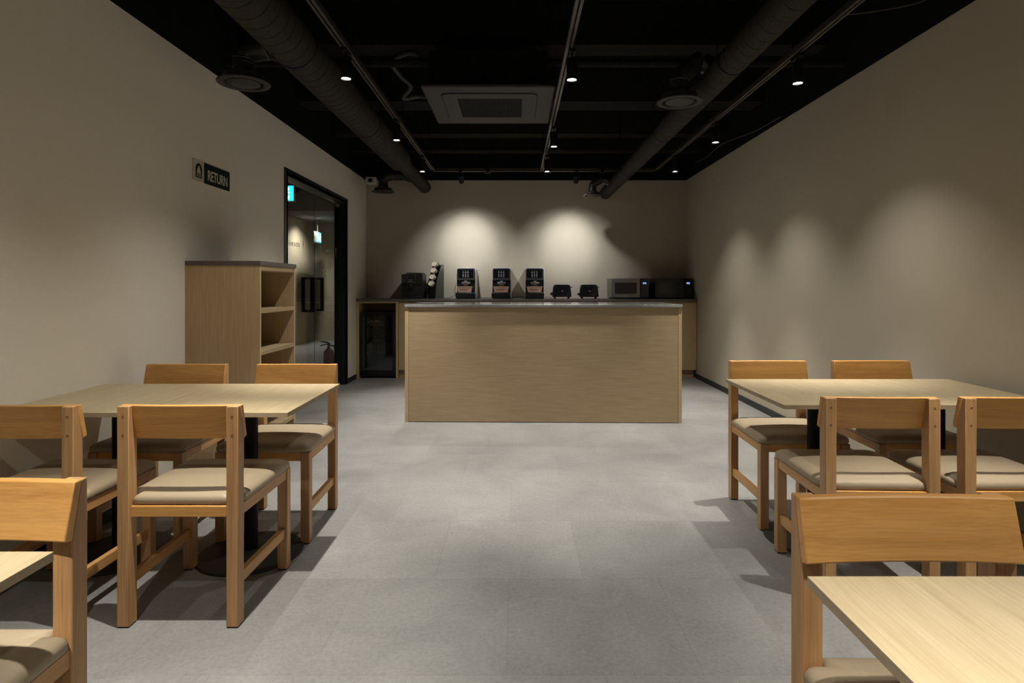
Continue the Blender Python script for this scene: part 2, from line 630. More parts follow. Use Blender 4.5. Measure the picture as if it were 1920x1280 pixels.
# exit signs
def exit_sign(loc, rz, label, size=1.0):
    t = thing('exit_sign', label, 'exit sign', loc, rz, 'lit emergency exit signs')
    W, H = 0.36 * size, 0.215 * size
    m = MB()
    m.box(-W / 2, W / 2, 0.002, 0.05, -H / 2, H / 2)
    m.build('housing', M_white, t, bevel=0.003)
    m = MB()
    m.box(-W / 2 + 0.008, W / 2 - 0.008, -0.004, 0.002, -H / 2 + 0.008, H / 2 - 0.008)
    m.build('lit_panel', M_exit, t)
    m = MB()
    m.lathe([(0.001, -0.006), (0.022 * size, -0.006), (0.022 * size, -0.0045), (0.001, -0.0045)], 16, 1, (W * 0.27, 0, H * 0.27))
    def bar(x0, z0, x1, z1, r):
        m.tube([(x0 * size, -0.005, z0 * size), (x1 * size, -0.005, z1 * size)], r * size, 8)
    bx = 0.085
    bar(bx, 0.03, bx - 0.02, -0.02, 0.012)
    bar(bx - 0.02, -0.02, bx + 0.03, -0.04, 0.009)
    bar(bx + 0.03, -0.04, bx + 0.02, -0.08, 0.008)
    bar(bx - 0.02, -0.02, bx - 0.05, -0.07, 0.009)
    bar(bx, 0.025, bx + 0.04, 0.0, 0.007)
    bar(bx, 0.025, bx - 0.045, 0.01, 0.007)
    m.box(-0.12 * size, -0.04 * size, -0.006, -0.0045, -0.08 * size, 0.08 * size)
    m.build('running_figure', M_exitw, t)
    m = MB()
    m.tube([(0, 0.026, H / 2), (0, 0.026, H / 2 + (3.2 - loc[2] - H / 2) if loc[1] < 11 else H / 2 + 2.57 - loc[2] - H / 2)], 0.006, 8)
    m.build('hanger_rod', M_grey, t)
    return t
exit_sign((-3.13, 8.0, 2.43), 0, 'large lit green exit sign at the top corner of the glass door')
exit_sign((-4.03, 12.3, 2.19), math.radians(94), 'smaller lit green exit sign deep behind the glass door', 1.02)

# fire extinguisher
t = thing('fire_extinguisher', 'red fire extinguisher on the floor behind the glass door', 'fire extinguisher', (-2.49, 8.0, 0))
m = MB()
m.lathe([(0.001, 0.0), (0.06, 0.0), (0.066, 0.012), (0.066, 0.30), (0.060, 0.335), (0.042, 0.36), (0.022, 0.372), (0.022, 0.385), (0.001, 0.385)], 32)
m.build('cylinder', M_red, t, smooth=True)
m = MB()
m.lathe([(0.001, 0.383), (0.018, 0.383), (0.018, 0.42), (0.001, 0.42)], 16)
m.build('valve', M_grey, t, smooth=True)
m = MB()
m.prism([(-0.11, 0.455), (-0.105, 0.468), (-0.02, 0.462), (0.022, 0.44), (0.022, 0.415), (-0.01, 0.42), (-0.02, 0.445)], -0.009, 0.009, axis=1)
m.prism([(-0.115, 0.40), (-0.10, 0.418), (-0.03, 0.436), (0.0, 0.43), (0.0, 0.415), (-0.03, 0.42)], -0.008, 0.008, axis=1)
m.build('lever', M_blackpl, t, bevel=0.002)
m = MB()
m.tube(smooth_path([(0.015, 0, 0.405), (0.06, 0, 0.41), (0.082, 0, 0.36), (0.078, 0, 0.22), (0.074, 0, 0.12)]), 0.009, 10)
m.build('hose', M_rubber, t, smooth=True)

# corridor downlight
t = thing('corridor_downlight', 'small dim downlight under the corridor bulkhead behind the glass', 'ceiling light', (-3.95, 12.1, 2.57))
m = MB()
m.lathe([(0.001, -0.012), (0.045, -0.012), (0.05, 0.0), (0.001, 0.0)], 24)
m.build('trim_ring', M_white, t, smooth=True)
def spot(name, parent, loc, aim, power, size, blend, radius=0.03, col=LAMP_COL):
    ld = bpy.data.lights.new(name, 'SPOT')
    ld.energy = power
    ld.color = col
    ld.spot_size = size
    ld.spot_blend = blend
    ld.shadow_soft_size = radius
    lo = bpy.data.objects.new(name, ld)
    COL.objects.link(lo)
    lo.parent = parent
    lo.location = loc
    lo.rotation_euler = Vector(aim).to_track_quat('-Z', 'Y').to_euler()
    return lo
spot('corridor_light', t, (0, 0, -0.03), (-0.30, 0.1, -1), 120, math.radians(120), 1.0)
t = thing('corridor_downlight', 'dim downlight on the high corridor ceiling nearest the exit sign', 'ceiling light', (-3.3, 9.3, 3.2))
m = MB()
m.lathe([(0.001, -0.012), (0.045, -0.012), (0.05, 0.0), (0.001, 0.0)], 24)
m.build('trim_ring', M_white, t, smooth=True)
spot('corridor_light', t, (0, 0, -0.03), (-0.1, 0.0, -1), 80, math.radians(110), 1.0)

# ------------------------------------------------------------------ track lights
ZT = 2.575
LENS_Z = 2.40
XT = (-0.983, 0.303, 1.643)
tracks = []
def track(x0, y0, x1, y1, label):
    L = math.hypot(x1 - x0, y1 - y0)
    t = thing('light_track', label, 'light track', ((x0 + x1) / 2, (y0 + y1) / 2, ZT), math.atan2(y1 - y0, x1 - x0), 'lighting tracks')
    m = MB()
    hl = L / 2
    for s in (-1, 1):
        m.box(-hl, hl, s * 0.0175 - 0.0025, s * 0.0175 + 0.0025, -0.014, 0.018)
        m.box(-hl, hl, min(s * 0.005, s * 0.0175), max(s * 0.005, s * 0.0175), -0.0165, -0.013)
    m.box(-hl, hl, -0.0175, 0.0175, 0.015, 0.018)
    m.build('rail', M_track, t)
    k = max(2, int(L / 1.4))
    for i in range(k):
        x = -hl + 0.25 + (L - 0.5) * i / (k - 1)
        m = MB()
        m.tube([(x, 0, 0.018), (x, 0, HC - ZT)], 0.004, 6)
        m.build('suspension_rod', M_metal, t)
    return t
track(XT[0], -3.2, XT[0], 7.10, 'long black lighting track beside the thick left duct')
track(XT[1], -3.2, XT[1], 7.10, 'long lighting track down the middle beside the air conditioner')
track(XT[2], -3.2, XT[2], 7.10, 'long lighting track nearest the right wall')
track(XT[0], 7.16, XT[2], 7.16, 'short lighting track crossing in front of the back wall')

def spotlight_proto():
    t = thing('track_spotlight', '', 'spotlight', (0, 0, 0), 0, 'cylindrical track spotlights')
    m = MB()
    m.box(-0.017, 0.017, -0.055, 0.055, -0.034, -0.014)
    m.build('adapter', M_metal, t, bevel=0.002)
    m = MB()
    m.box(-0.004, 0.004, -0.010, 0.010, -0.060, -0.03)
    m.build('swivel_arm', M_metal, t)
    return t
def head(t, tilt, power, beam, blend, radius=0.014, flood=True, roll=0.0, flood_beam=FLOOD_BEAM):
    """a cylinder head hanging under the adapter, tilted towards +Y by tilt"""
    h = bpy.data.objects.new('head_pivot', None)
    M = Matrix.Translation((0, 0, -0.052)) @ Matrix.Rotation(roll, 4, 'Y') @ Matrix.Rotation(tilt, 4, 'X')
    m = MB()
    m.lathe([(0.001, 0.0), (0.026, 0.0), (0.031, -0.004), (0.031, -0.128), (0.0275, -0.128), (0.0275, -0.118), (0.001, -0.118)], 28, M=M)
    bpy.data.objects.remove(h)
    m.build('lamp_head', M_metal, t, smooth=True)
    m = MB()
    m.lathe([(0.001, -0.1185), (0.027, -0.1185), (0.027, -0.121), (0.001, -0.121)], 24, M=M)
    m.build('lens', M_lens, t)
    p = M @ Vector((0, 0, -0.132))
    aim = (M.to_3x3() @ Vector((0, 0, -1)))
    spot('lamp_beam', t, p, aim, power, beam, blend, radius, LAMP_COL if flood else WASH_COL)
    if flood:
        spot('lamp_spill', t, p, aim, FLOOD_POWER, flood_beam, 1.0, radius)
    else:
        spot('lamp_spill', t, p, aim + Vector((0, 0, -0.35)), WASH_SPILL, math.radians(80), 1.0, radius, WASH_COL)

rows = {0: (3.48, 4.95, 6.31, 1.92, 0.40, -1.2), 1: (3.50, 5.18, 6.31, None, 0.30), 2: (3.56, 5.03, 6.31, 1.90, 0.40, -1.2)}
names = ('left', 'middle', 'right')
order = {6.31: 'farthest lit spotlight on the %s track, near the back wall'}
for r, ys in rows.items():
    for i, y in enumerate(ys):
        if y is None:
            continue
        t = spotlight_proto()
        if i == 2:
            lab = 'lit black spotlight farthest away on the %s track' % names[r]
        elif i == 0:
            lab = 'lit black spotlight nearest in view on the %s track' % names[r]
        elif i == 1:
            lab = 'lit black spotlight in mid distance on the %s track' % names[r]
        elif i == 3:
            lab = 'black spotlight over the front tables on the %s track, above the frame' % names[r]
        elif i == 4:
            lab = 'black spotlight above the viewer on the %s track' % names[r]
        else:
            lab = 'black spotlight behind the viewer on the %s track' % names[r]
        t['label'] = lab
        t.location = (XT[r] + (0.02 if r else 0.0), y, ZT)
        tilt, roll = {(1, 4): (3, -5), (0, 4): (10, 0), (2, 4): (4, 3)}.get((r, i), (0, 0))
        head(t, math.radians(tilt), CORE_POWER, CORE_BEAM, 1.0, roll=math.radians(roll), flood_beam=math.radians((115, 112, 103)[r]))
for x, lab in ((-0.66, 'black spotlight left of centre on the cross track, tilted at the back wall'),
               (0.72, 'black spotlight right of centre on the cross track, tilted at the back wall')):
    t = spotlight_proto()
    t['label'] = lab
    t.location = (x, 7.16, ZT)
    head(t, math.radians(58), WASH_POWER, math.radians(44), 1.0, flood=False)
for x, lab in ((-0.34, 'small black track connector left on the cross track'), (1.02, 'small black track connector right on the cross track')):
    m = MB()
    m.box(-0.02, 0.02, -0.02, 0.02, -0.03, 0.07)
    m.box(-0.035, 0.035, -0.022, 0.022, -0.034, -0.03)
    o = m.build('track_connector', M_metal, loc=(x, 7.16, ZT + 0.0), bevel=0.002)
    tag(o, lab, 'track fitting')

# ------------------------------------------------------------------ ducts and diffusers
def duct(name, x, z, segs, label):
    t = thing(name, label, 'air duct', (x, 0, z))
    m = MB()
    prof = []
    # spiral wrap ridges as rings
    for (y0, y1, r) in segs:
        y = y0
        prof.append((r, y))
        while y < y1 - 0.12:
            y += 0.10 + random.uniform(-0.015, 0.02)
            prof += [(r, y - 0.004), (r * 0.955, y), (r, y + 0.004)]
        prof.append((r, y1))
    prof = [(0.001, prof[0][1])] + prof + [(0.001, prof[-1][1])]
    m.lathe(prof, 40, 1)
    m.build('duct_pipe', M_duct, t, smooth=True)
    for y in [k * 1.6 - 3 for k in range(7)]:
        for (y0, y1, r) in segs:
            if y0 < y < y1:
                m = MB()
                m.lathe([(r + 0.001, y - 0.012), (r + 0.004, y - 0.012), (r + 0.004, y + 0.012), (r + 0.001, y + 0.012)], 40, 1)
                for s in (-1, 1):
                    m.tube([(s * (r + 0.005), y, 0), (s * (r + 0.005), y, HC - z)], 0.003, 6)
                m.build('hanger_strap', M_metal, t)
    return t
duct('round_duct', -1.25, 2.55, [(-4.1, 6.42, 0.124), (6.46, 8.25, 0.082)], 'thick round dark duct along the left side of the ceiling')
duct('round_duct', 1.22, 2.468, [(-4.1, 8.25, 0.080)], 'slim round dark duct along the right side of the ceiling')

def diffuser(x, y, z, sc_, xd, zd, rd, label):
    t = thing('air_diffuser', label, 'air diffuser', (x, y, z), 0, 'round ceiling air diffusers')
    t.scale = (sc_, sc_, sc_)
    m = MB()
    m.loops([[((rr_ * math.cos(2 * PI * i / 48)), (rr_ * math.sin(2 * PI * i / 48)), zz_) for i in range(48)] for rr_, zz_ in ((0.112, 0.030), (0.113, 0.006), (0.118, 0.0), (0.150, 0.002), (0.153, 0.008), (0.120, 0.024), (0.114, 0.056), (0.070, 0.062))], False, True)
    m.loops([[((rr_ * math.cos(2 * PI * i / 48)), (rr_ * math.sin(2 * PI * i / 48)), zz_) for i in range(48)] for rr_, zz_ in ((0.112, 0.030), (0.0720, 0.034))], False, True)
    m.build('outer_ring', M_diff, t, smooth=True)
    m = MB()
    m.lathe([(0.001, -0.004), (0.080, -0.002), (0.094, 0.005), (0.088, 0.013), (0.001, 0.016)], 48)
    m.build('face_plate', M_diff, t, smooth=True)
    m = MB()
    dx, dz, rd = (xd - x) / sc_, (zd - z) / sc_, rd / sc_
    k = 1 if dx > 0 else -1
    e = dx - k * (rd - 0.02)
    ph = [(0, 0, 0.04), (0, 0, 0.13), (k * 0.02, 0, max(dz * 0.75, 0.19)), (k * 0.13, 0, dz + 0.08), (e * 0.65, 0, dz + 0.08), (e, 0, dz + 0.03)]
    pts = smooth_path(ph, 10)
    rs = [0.064 + 0.0018 * math.cos(i * 2.4) for i in range(len(pts))]
    m.tube(pts, rs, 24)
    m.build('flexible_hose', M_hose, t, smooth=True)
    m = MB()
    m.lathe([(0.0685, 0.062), (0.070, 0.062), (0.070, 0.080), (0.0685, 0.080)], 32)
    m.build('tape_band', M_rubber, t, smooth=True)
    m = MB()
    for i in range(6):
        a = -PI / 2 - 0.45 + i * 0.13
        c, s_ = math.cos(a), math.sin(a)
        m.tube([(0.0705 * c, 0.0705 * s_, 0.066), (0.0708 * math.cos(a + 0.06), 0.0708 * math.sin(a + 0.06), 0.074), (0.0705 * math.cos(a + 0.09), 0.0705 * math.sin(a + 0.09), 0.067)], 0.0014, 5)
    m.build('tape_print', M_icon, t)
    return t
diffuser(-1.65, 3.65, 2.42, 1.0, -1.25, 2.55, 0.124, 'round dark diffuser hanging left of the thick duct, near the left wall')
diffuser(1.00, 3.69, 2.32, 0.90, 1.22, 2.50, 0.03, 'round dark diffuser hanging under the slim right duct')
diffuser(-1.73, 7.84, 2.42, 0.95, -1.25, 2.56, 0.082, 'far round dark diffuser left, in front of the back wall')
diffuser(0.947, 7.49, 2.32, 0.76, 1.22, 2.46, 0.05, 'far round dark diffuser right, in front of the back wall')

# ------------------------------------------------------------------ ceiling cassette air conditioner
t = thing('ceiling_air_conditioner', 'square ceiling cassette air conditioner with mesh grille', 'air conditioner', (-0.197, 4.695, 2.59))
H = 0.475
m = MB()
m.box(-H, H, -H, H, 0.0, 0.03)
cs_ = m.build('casing', M_diff, t, bevel=0.012, seg=3)
m = MB()
m.box(-0.42, 0.42, -0.42, 0.42, 0.03, 0.28)
m.build('black_housing', M_black, t)
def rrect(hx, hy, r, z, n=6):
    out = []
    for cx, cy, a0 in ((hx - r, hy - r, 0), (-hx + r, hy - r, PI / 2), (-hx + r, -hy + r, PI), (hx - r, -hy + r, 1.5 * PI)):
        for i in range(n + 1):
            a = a0 + PI / 2 * i / n
            out.append((cx + r * math.cos(a), cy + r * math.sin(a), z))
    return out
m = MB()
m.loops([rrect(0.355, 0.355, 0.06, -0.001), rrect(0.355, 0.355, 0.06, 0.002)])
m.build('seam_line', M_rubber, t)
m = MB()
m.loops([rrect(0.35, 0.35, 0.058, -0.008), rrect(0.35, 0.35, 0.058, -0.001)])
m.build('cover_panel', M_diff, t, bevel=0.003)
m = MB()
m.box(-0.24, 0.24, -0.24, 0.24, -0.0095, -0.008)
g = m.build('intake_grille', M_rubber, t)
m = MB()
for i in range(15):
    x = -0.23 + 0.46 * i / 14
    m.box(x - 0.0011, x + 0.0011, -0.24, 0.24, -0.012, -0.0095)
for i in range(24):
    y = -0.235 + 0.47 * i / 23
    m.box(-0.24, 0.24, y - 0.0005, y + 0.0005, -0.0112, -0.0095)
m.build('grille_bars', M_beam, g)
m = MB()
for sx in (-1, 1):
    for sy in (-1, 1):
        m.tube([(sx * 0.38, sy * 0.38, 0.25), (sx * 0.38, sy * 0.38, HC - 2.59)], 0.005, 6)
m.build('threaded_rods', M_metal, t)

# pipes near the ceiling
m = MB()
m.tube([(XL, 4.33, 2.80), (XR, 4.33, 2.80)], 0.028, 16)
tag(m.build('sprinkler_pipe', M_beam, smooth=True), 'long black pipe crossing the ceiling in front of the air conditioner', 'pipe')
m = MB()
pts = smooth_path([(-0.72, 4.42, 2.90), (-0.80, 4.40, 2.90), (-0.92, 4.46, 2.86), (-0.90, 4.66, 2.83), (-0.84, 4.80, 2.79), (-0.92, 4.90, 2.73), (-0.80, 4.92, 2.75), (-0.72, 4.90, 2.74)], 10)
m.tube(pts, [0.020 + 0.002 * math.cos(i * 2.1) for i in range(len(pts))], 12)
tag(m.build('flexible_drain_pipe', M_diff, smooth=True), 'curled grey flexible pipe left of the air conditioner', 'pipe')
t = thing('smoke_detector', 'small dark detector hanging from a rod between the duct and the right track', 'detector', (1.55, 3.95, 2.72))
m = MB()
m.lathe([(0.001, 0.0), (0.035, 0.003), (0.045, 0.03), (0.05, 0.045), (0.001, 0.05)], 24)
m.build('sensor', M_diff, t, smooth=True)
m = MB()
m.tube([(0, 0, 0.05), (0, 0, HC - 2.72)], 0.008, 8)
m.build('conduit', M_metal, t)
m = MB()
m.tube(smooth_path([(1.66, 3.12, 2.60), (1.85, 3.12, 2.62), (2.1, 3.15, 2.68), (2.25, 3.15, 2.75), (2.348, 3.1, 2.76)]), 0.004, 8)
tag(m.build('cable', M_darkgrey, smooth=True), 'thin loose cable from the right track to the right wall', 'cable')
m = MB()
m.tube(smooth_path([(2.33, 5.3, 2.69), (2.25, 5.7, 2.66), (2.15, 6.3, 2.68), (2.16, 6.9, 2.66), (2.14, 7.2, 2.68)]), 0.004, 8)
tag(m.build('cable', M_darkgrey, smooth=True), 'thin cable hugging the top of the right wall far back', 'cable')

# security camera in the back left corner
t = thing('security_camera', 'white dome security camera in the back left corner', 'camera', (XL + 0.085, YB - 0.06, 2.60))
m = MB()
m.box(-0.068, 0.068, -0.05, 0.06, 0.0, 0.095)
m.build('mount', M_white, t, bevel=0.012, seg=3)
m = MB()
m.lathe([(0.001, -0.014), (0.020, -0.010), (0.034, 0.004), (0.040, 0.03), (0.001, 0.035)], 24, M=Matrix.Translation((0, -0.035, 0.02)) @ Matrix.Rotation(math.radians(-25), 4, 'X'))
m.build('dome', M_glossblk, t, smooth=True)

# ------------------------------------------------------------------ RETURN sign
sy0, sy1, sy2 = 3.866, 4.004, 4.362
t = thing('return_sign', 'RETURN wall sign, dark green with an ivory icon square', 'sign', (XL, (sy0 + sy2) / 2, 1.952))
c = (sy0 + sy2) / 2
m = MB()
m.box(0.0, 0.006, sy0 - c, sy1 - c, -0.068, 0.068)
m.build('icon_square', M_signw, t)
m = MB()
m.box(0.0, 0.006, sy1 - c, sy2 - c, -0.068, 0.068)
m.build('green_board', M_green, t)
RotW = Matrix.Rotation(PI / 2, 4, 'Z') @ Matrix.Rotation(PI / 2, 4, 'X')
text_mesh('lettering', 'RETURN', 0.098, M_signt, t, Matrix.Translation((0.0065, (sy1 + sy2) / 2 - c + 0.006, -0.012)) @ RotW, 0.0006, space=0.93, xscale=0.80, bold=0.0010)
# icon: arch outline with hood shape and three lines
yc2 = (sy0 + sy1) / 2 - c + 0.002
def arch(hw_, ztop, zbot, n=20):
    pts = []
    for i in range(n + 1):
        a = PI * i / n
        pts.append((hw_ * math.cos(a), ztop - hw_ * 1.15 + hw_ * 1.15 * math.sin(a)))
    pts += [(-hw_, zbot), (hw_, zbot)]
    return pts
m = MB()
m.prism([(yc2 + p[0], p[1]) for p in arch(0.040, 0.049, -0.045)], 0.006, 0.0072, axis=0)
m.build('icon_arch', M_green, t, bevel=0.0)
m = MB()
m.prism([(yc2 + p[0], p[1]) for p in [(-0.026, -0.016), (-0.022, 0.006), (-0.012, 0.026), (-0.002, 0.034), (0.006, 0.03), (0.016, 0.008), (0.024, -0.016)]], 0.0072, 0.0080, axis=0)
for z in (-0.026, -0.037):
    m.box(0.0072, 0.0080, yc2 - 0.032, yc2 + 0.032, z, z + 0.004)
m.build('icon_hood', M_signw, t)

# ------------------------------------------------------------------ dining chair
def make_chair():
    t = thing('dining_chair', '', 'chair', (0, 0, 0), 0)
    HWR, HWF, R, F = 0.2125, 0.2200, -0.2375, 0.2375
    LW = 0.042
    # rear posts with tapering top
    for s in (-1, 1):
        m = MB()
        x0, x1 = sorted((s * HWR, s * (HWR - LW)))
        m.prism([(R, 0.004), (R + 0.048, 0.004), (R + 0.048, 0.648), (R + 0.020, 0.772), (R + 0.018, 0.778), (R, 0.778)], x0, x1, axis=0)
        leg = m.build('rear_post', W_z, t, bevel=0.003)
        m = MB()
        m.box(x0 + 0.003, x1 - 0.003, R + 0.003, R + 0.045, 0, 0.005)
        m.build('foot_pad', M_rubber, leg)
        m = MB()
        for z in (0.742, 0.676):
            m.lathe([(0.0005, R - 0.0006), (0.0045, R - 0.0006), (0.0045, R + 0.002), (0.0005, R + 0.002)], 12, 1, (s * (HWR - LW / 2), 0, z))
        m.build('screw_plug', M_plug, leg)
        m = MB()
        x0, x1 = sorted((s * HWF, s * (HWF - LW)))
        m.box(x0, x1, F - LW, F, 0.004, 0.425)
        leg = m.build('front_leg', W_z, t, bevel=0.003)
        m = MB()
        m.box(x0 + 0.003, x1 - 0.003, F - LW + 0.003, F - 0.003, 0, 0.005)
        m.build('foot_pad', M_rubber, leg)
        # side rail and stretcher
        for nm, z0, z1, th, ins in (('side_rail', 0.383, 0.424, 0.022, 0.004), ('stretcher', 0.135, 0.175, 0.022, 0.010)):
            m = MB()
            xo_r, xo_f = s * (HWR - ins), s * (HWF - ins)
            xi_r, xi_f = xo_r - s * th, xo_f - s * th
            ya, yb = R + 0.046, F - LW + 0.002
            vs = [(xo_r, ya), (xo_f, yb), (xi_f, yb), (xi_r, ya)]
            m.prism(vs, z0, z1, axis=2)
            m.build(nm, W_y, t, bevel=0.002)
    m = MB()
    m.box(-(HWR - LW) - 0.001, HWR - LW + 0.001, R + 0.012, R + 0.034, 0.386, 0.424)
    m.build('rear_rail', W_x, t, bevel=0.002)
    m = MB()
    m.box(-(HWF - LW) - 0.001, HWF - LW + 0.001, F - 0.034, F - 0.010, 0.383, 0.424)
    m.build('front_rail', W_x, t, bevel=0.002)
    # curved backrest board
    m = MB()
    n = 20
    zt, zb = 0.779, 0.655
    rings = []
    for i in range(n + 1):
        x = -HWR - 0.001 + (2 * HWR + 0.002) * i / n
        u = x / HWR
        c_ = -0.012 * (1 - u * u)
        yr_t, yr_b = R + 0.019 + c_, R + 0.047 + c_
        th = 0.023
        rings.append([(x, yr_b, zb), (x, yr_b + th, zb + 0.006), (x, yr_t + th * 0.95, zt), (x, yr_t, zt)])
    m.loops(rings)
    m.build('backrest_board', W_x, t, bevel=0.003)
    # cushion
    m = MB()
    def outline():
        pts = []
        hf, hr = HWF + 0.004, HWR + 0.003
        y_f, y_n, y_r = F + 0.008, R + 0.050, R + 0.020
        xi = HWR - LW - 0.002
        rr = 0.035
        def seg(a, b, k):
            for i in range(k):
                t_ = i / k
                pts.append((a[0] + (b[0] - a[0]) * t_, a[1] + (b[1] - a[1]) * t_))
        seg((xi, y_r), (xi, y_n), 3)
        seg((xi, y_n), (hr - 0.01, y_n), 3)
        seg((hr - 0.01, y_n), (hr, y_n + 0.012), 2)
        seg((hr, y_n + 0.012), (hf, y_f - rr), 8)
        for i in range(8):
            a = PI / 2 * i / 8
            pts.append((hf - rr + rr * math.cos(a), y_f - rr + rr * math.sin(a)))
        seg((hf - rr, y_f), (-hf + rr, y_f), 16)
        for i in range(8):
            a = PI / 2 + PI / 2 * i / 8
            pts.append((-hf + rr + rr * math.cos(a), y_f - rr + rr * math.sin(a)))
        seg((-hf, y_f - rr), (-hr, y_n + 0.012), 8)
        seg((-hr, y_n + 0.012), (-hr + 0.01, y_n), 2)
        seg((-hr + 0.01, y_n), (-xi, y_n), 3)
        seg((-xi, y_n), (-xi, y_r), 3)
        seg((-xi, y_r), (xi, y_r), 16)
        return pts
    ol = outline()
    prof = [(0.012, 0.4242), (0.004, 0.427), (0.0, 0.434), (0.001, 0.444)]
    for i in range(1, 8):
        a = PI / 2 * i / 7
        prof.append((0.001 + 0.055 * (1 - math.cos(a)), 0.444 + 0.024 * math.sin(a)))
    prof += [(0.08, 0.4695), (0.11, 0.471), (0.15, 0.4722), (0.19, 0.473)]
    rings = []
    for ins, z in prof:
        sx, sy = 1 - ins / 0.216, 1 - ins / 0.216
        rings.append([(p[0] * sx, (p[1] - 0.01) * sy + 0.01, z) for p in ol])
    m.loops(rings)
    o = m.build('seat_cushion', M_leather, t, smooth=False)
    for p in o.data.polygons:
        p.use_smooth = True
    return t

chairs = [
    (-1.188, 2.350, 0, 'honey wood chair seen from behind, right one on the near side of the left tables'),
    (-1.762, 2.345, 0, 'honey wood chair seen from behind, cut by the left edge of the photo'),
    (-1.182, 3.040, PI, 'honey wood chair on the far side of the left tables, nearest the aisle'),
    (-1.775, 3.040, PI, 'honey wood chair on the far side of the left tables, nearest the left wall'),
    (1.417, 3.190, PI, 'honey wood chair on the far side of the right tables, nearest the aisle'),
    (2.000, 3.190, PI, 'honey wood chair on the far side of the right tables, nearest the right wall'),
    (1.385, 2.500, math.radians(-2.0), 'honey wood chair seen from behind at the right tables, nearest the aisle'),
    (1.900, 2.500, 0, 'honey wood chair seen from behind at the right tables, at the photo edge'),
    (0.775, 0.998, PI, 'large foreground honey wood chair facing the viewer, lower right'),
    (-1.162, 1.098, PI, 'large foreground honey wood chair facing the viewer, lower left corner'),
]
ch0 = make_chair()
for i, (x, y, rz, lab) in enumerate(chairs):
    c = ch0 if i == 0 else copy_tree(ch0)
    c.location = (x, y, 0)
    c.rotation_euler = (0, 0, rz)
    c['label'] = lab
    c['group'] = 'honey wood dining chairs with beige seats'

# ------------------------------------------------------------------ tables
def make_table():
    t = thing('dining_table', '', 'table', (0, 0, 0))
    HX, HY, ZTOP = 0.2955, 0.350, 0.704
    m = MB()
    m.box(-HX, HX, -HY, HY, ZTOP - 0.0175, ZTOP - 0.0012)
    top = m.build('tabletop', T_edge, t)
    m = MB()
    m.box(-HX, HX, -HY, HY, ZTOP - 0.0012, ZTOP)
    m.build('laminate_surface', T_y, top)
    m = MB()
    m.lathe([(0.001, 0.016), (0.0285, 0.016), (0.0285, ZTOP - 0.022), (0.001, ZTOP - 0.022)], 32)
    m.build('pedestal_column', M_metal, t, smooth=True)
    m = MB()
    m.box(-0.14, 0.14, -0.14, 0.14, ZTOP - 0.022, ZTOP - 0.0176)
    m.build('mounting_plate', M_metal, t)
    m = MB()
    m.lathe([(0.001, 0.0), (0.222, 0.0), (0.224, 0.004), (0.222, 0.009), (0.19, 0.012), (0.05, 0.018), (0.034, 0.024), (0.001, 0.024)], 64)
    m.build('round_base', M_plate, t, smooth=True)
    return t
tables = [
    (-1.191, 2.709, 'pale oak table on the left, aisle-side one of the joined pair'),
    (-1.784, 2.709, 'pale oak table on the left, against the left wall'),
    (1.4122, 2.862, 'pale oak table on the right, aisle-side one of the joined pair'),
    (2.0034, 2.862, 'pale oak table on the right, beside the right wall'),
    (0.793, 0.680, 'pale oak table in the lower right corner, closest to the viewer'),
    (-1.160, 0.776, 'pale oak table corner at the lower left edge'),
]
tb0 = make_table()
for i, (x, y, lab) in enumerate(tables):
    c = tb0 if i == 0 else copy_tree(tb0)
    c.location = (x, y, 0)
    c['label'] = lab
    c['group'] = 'pale oak pedestal tables'

# ------------------------------------------------------------------ island counter
IX0, IX1, IY, IH, ID = -0.983, 1.447, 5.287, 1.037, 0.75
ang = math.radians(-1.2)
cx = (IX0 + IX1) / 2
hwI = (IX1 - IX0) / 2
isl = thing('island_counter', 'large oak laminate serving counter standing in the middle of the room', 'counter', (cx, IY, 0), ang)
m = MB()
m.box(-hwI + 0.032, hwI - 0.032, 0.006, 0.026, 0.006, IH - 0.026)
m.build('front_panel', L_x, isl)
for s in (-1, 1):
    a, b = sorted((s * hwI, s * (hwI - 0.030)))
    m = MB()
    m.box(a, b, 0.004, ID - 0.004, 0, IH - 0.026)
    m.build('end_panel', L_z, isl, bevel=0.001)
m = MB()
m.box(-hwI + 0.032, hwI - 0.032, ID - 0.05, ID - 0.03, 0.08, IH - 0.026)
m.box(-hwI + 0.032, hwI - 0.032, 0.03, ID - 0.06, 0.0, 0.08)
m.box(-hwI + 0.032, hwI - 0.032, 0.03, ID - 0.06, 0.45, 0.468)
m.build('carcass', L_x, isl)
m = MB()
m.box(-hwI - 0.004, hwI + 0.004, -0.006, ID, IH - 0.024, IH)
o = m.build('island_worktop', M_stone, loc=(cx, IY, 0), rot=(0, 0, ang), bevel=0.0025)
tag(o, 'polished grey worktop lying on the island counter', 'worktop')

# ------------------------------------------------------------------ back counter
BY, BZ = 7.82, 1.032
m = MB()
m.box(XL, XR, BY - 0.004, YB, BZ - 0.034, BZ)
o = m.build('back_worktop', M_stone2, bevel=0.002)
tag(o, 'long brown-grey worktop running along the back wall', 'worktop')
# fridge bay
zt = BZ - 0.0345
t = thing('fridge_cabinet', 'open oak cabinet bay at the left end of the back counter', 'cabinet', (-1.805, BY, 0))
x0, x1 = XL + 0.001 + 1.805, -1.533 + 1.805
for a, b in ((x0, x0 + 0.036), (x1 - 0.030, x1)):
    m = MB()
    m.box(a, b, 0.0, YB - BY - 0.001, 0, zt)
    m.build('side_panel', L_z, t, bevel=0.001)
m = MB()
m.box(x0 + 0.036, x1 - 0.030, 0, YB - BY - 0.02, zt - 0.020, zt)
m.build('top_rail', L_x, t)
m = MB()
m.box(x0 + 0.036, x1 - 0.030, YB - BY - 0.02, YB - BY - 0.002, 0, zt)
m.build('back_panel', L_x, t)
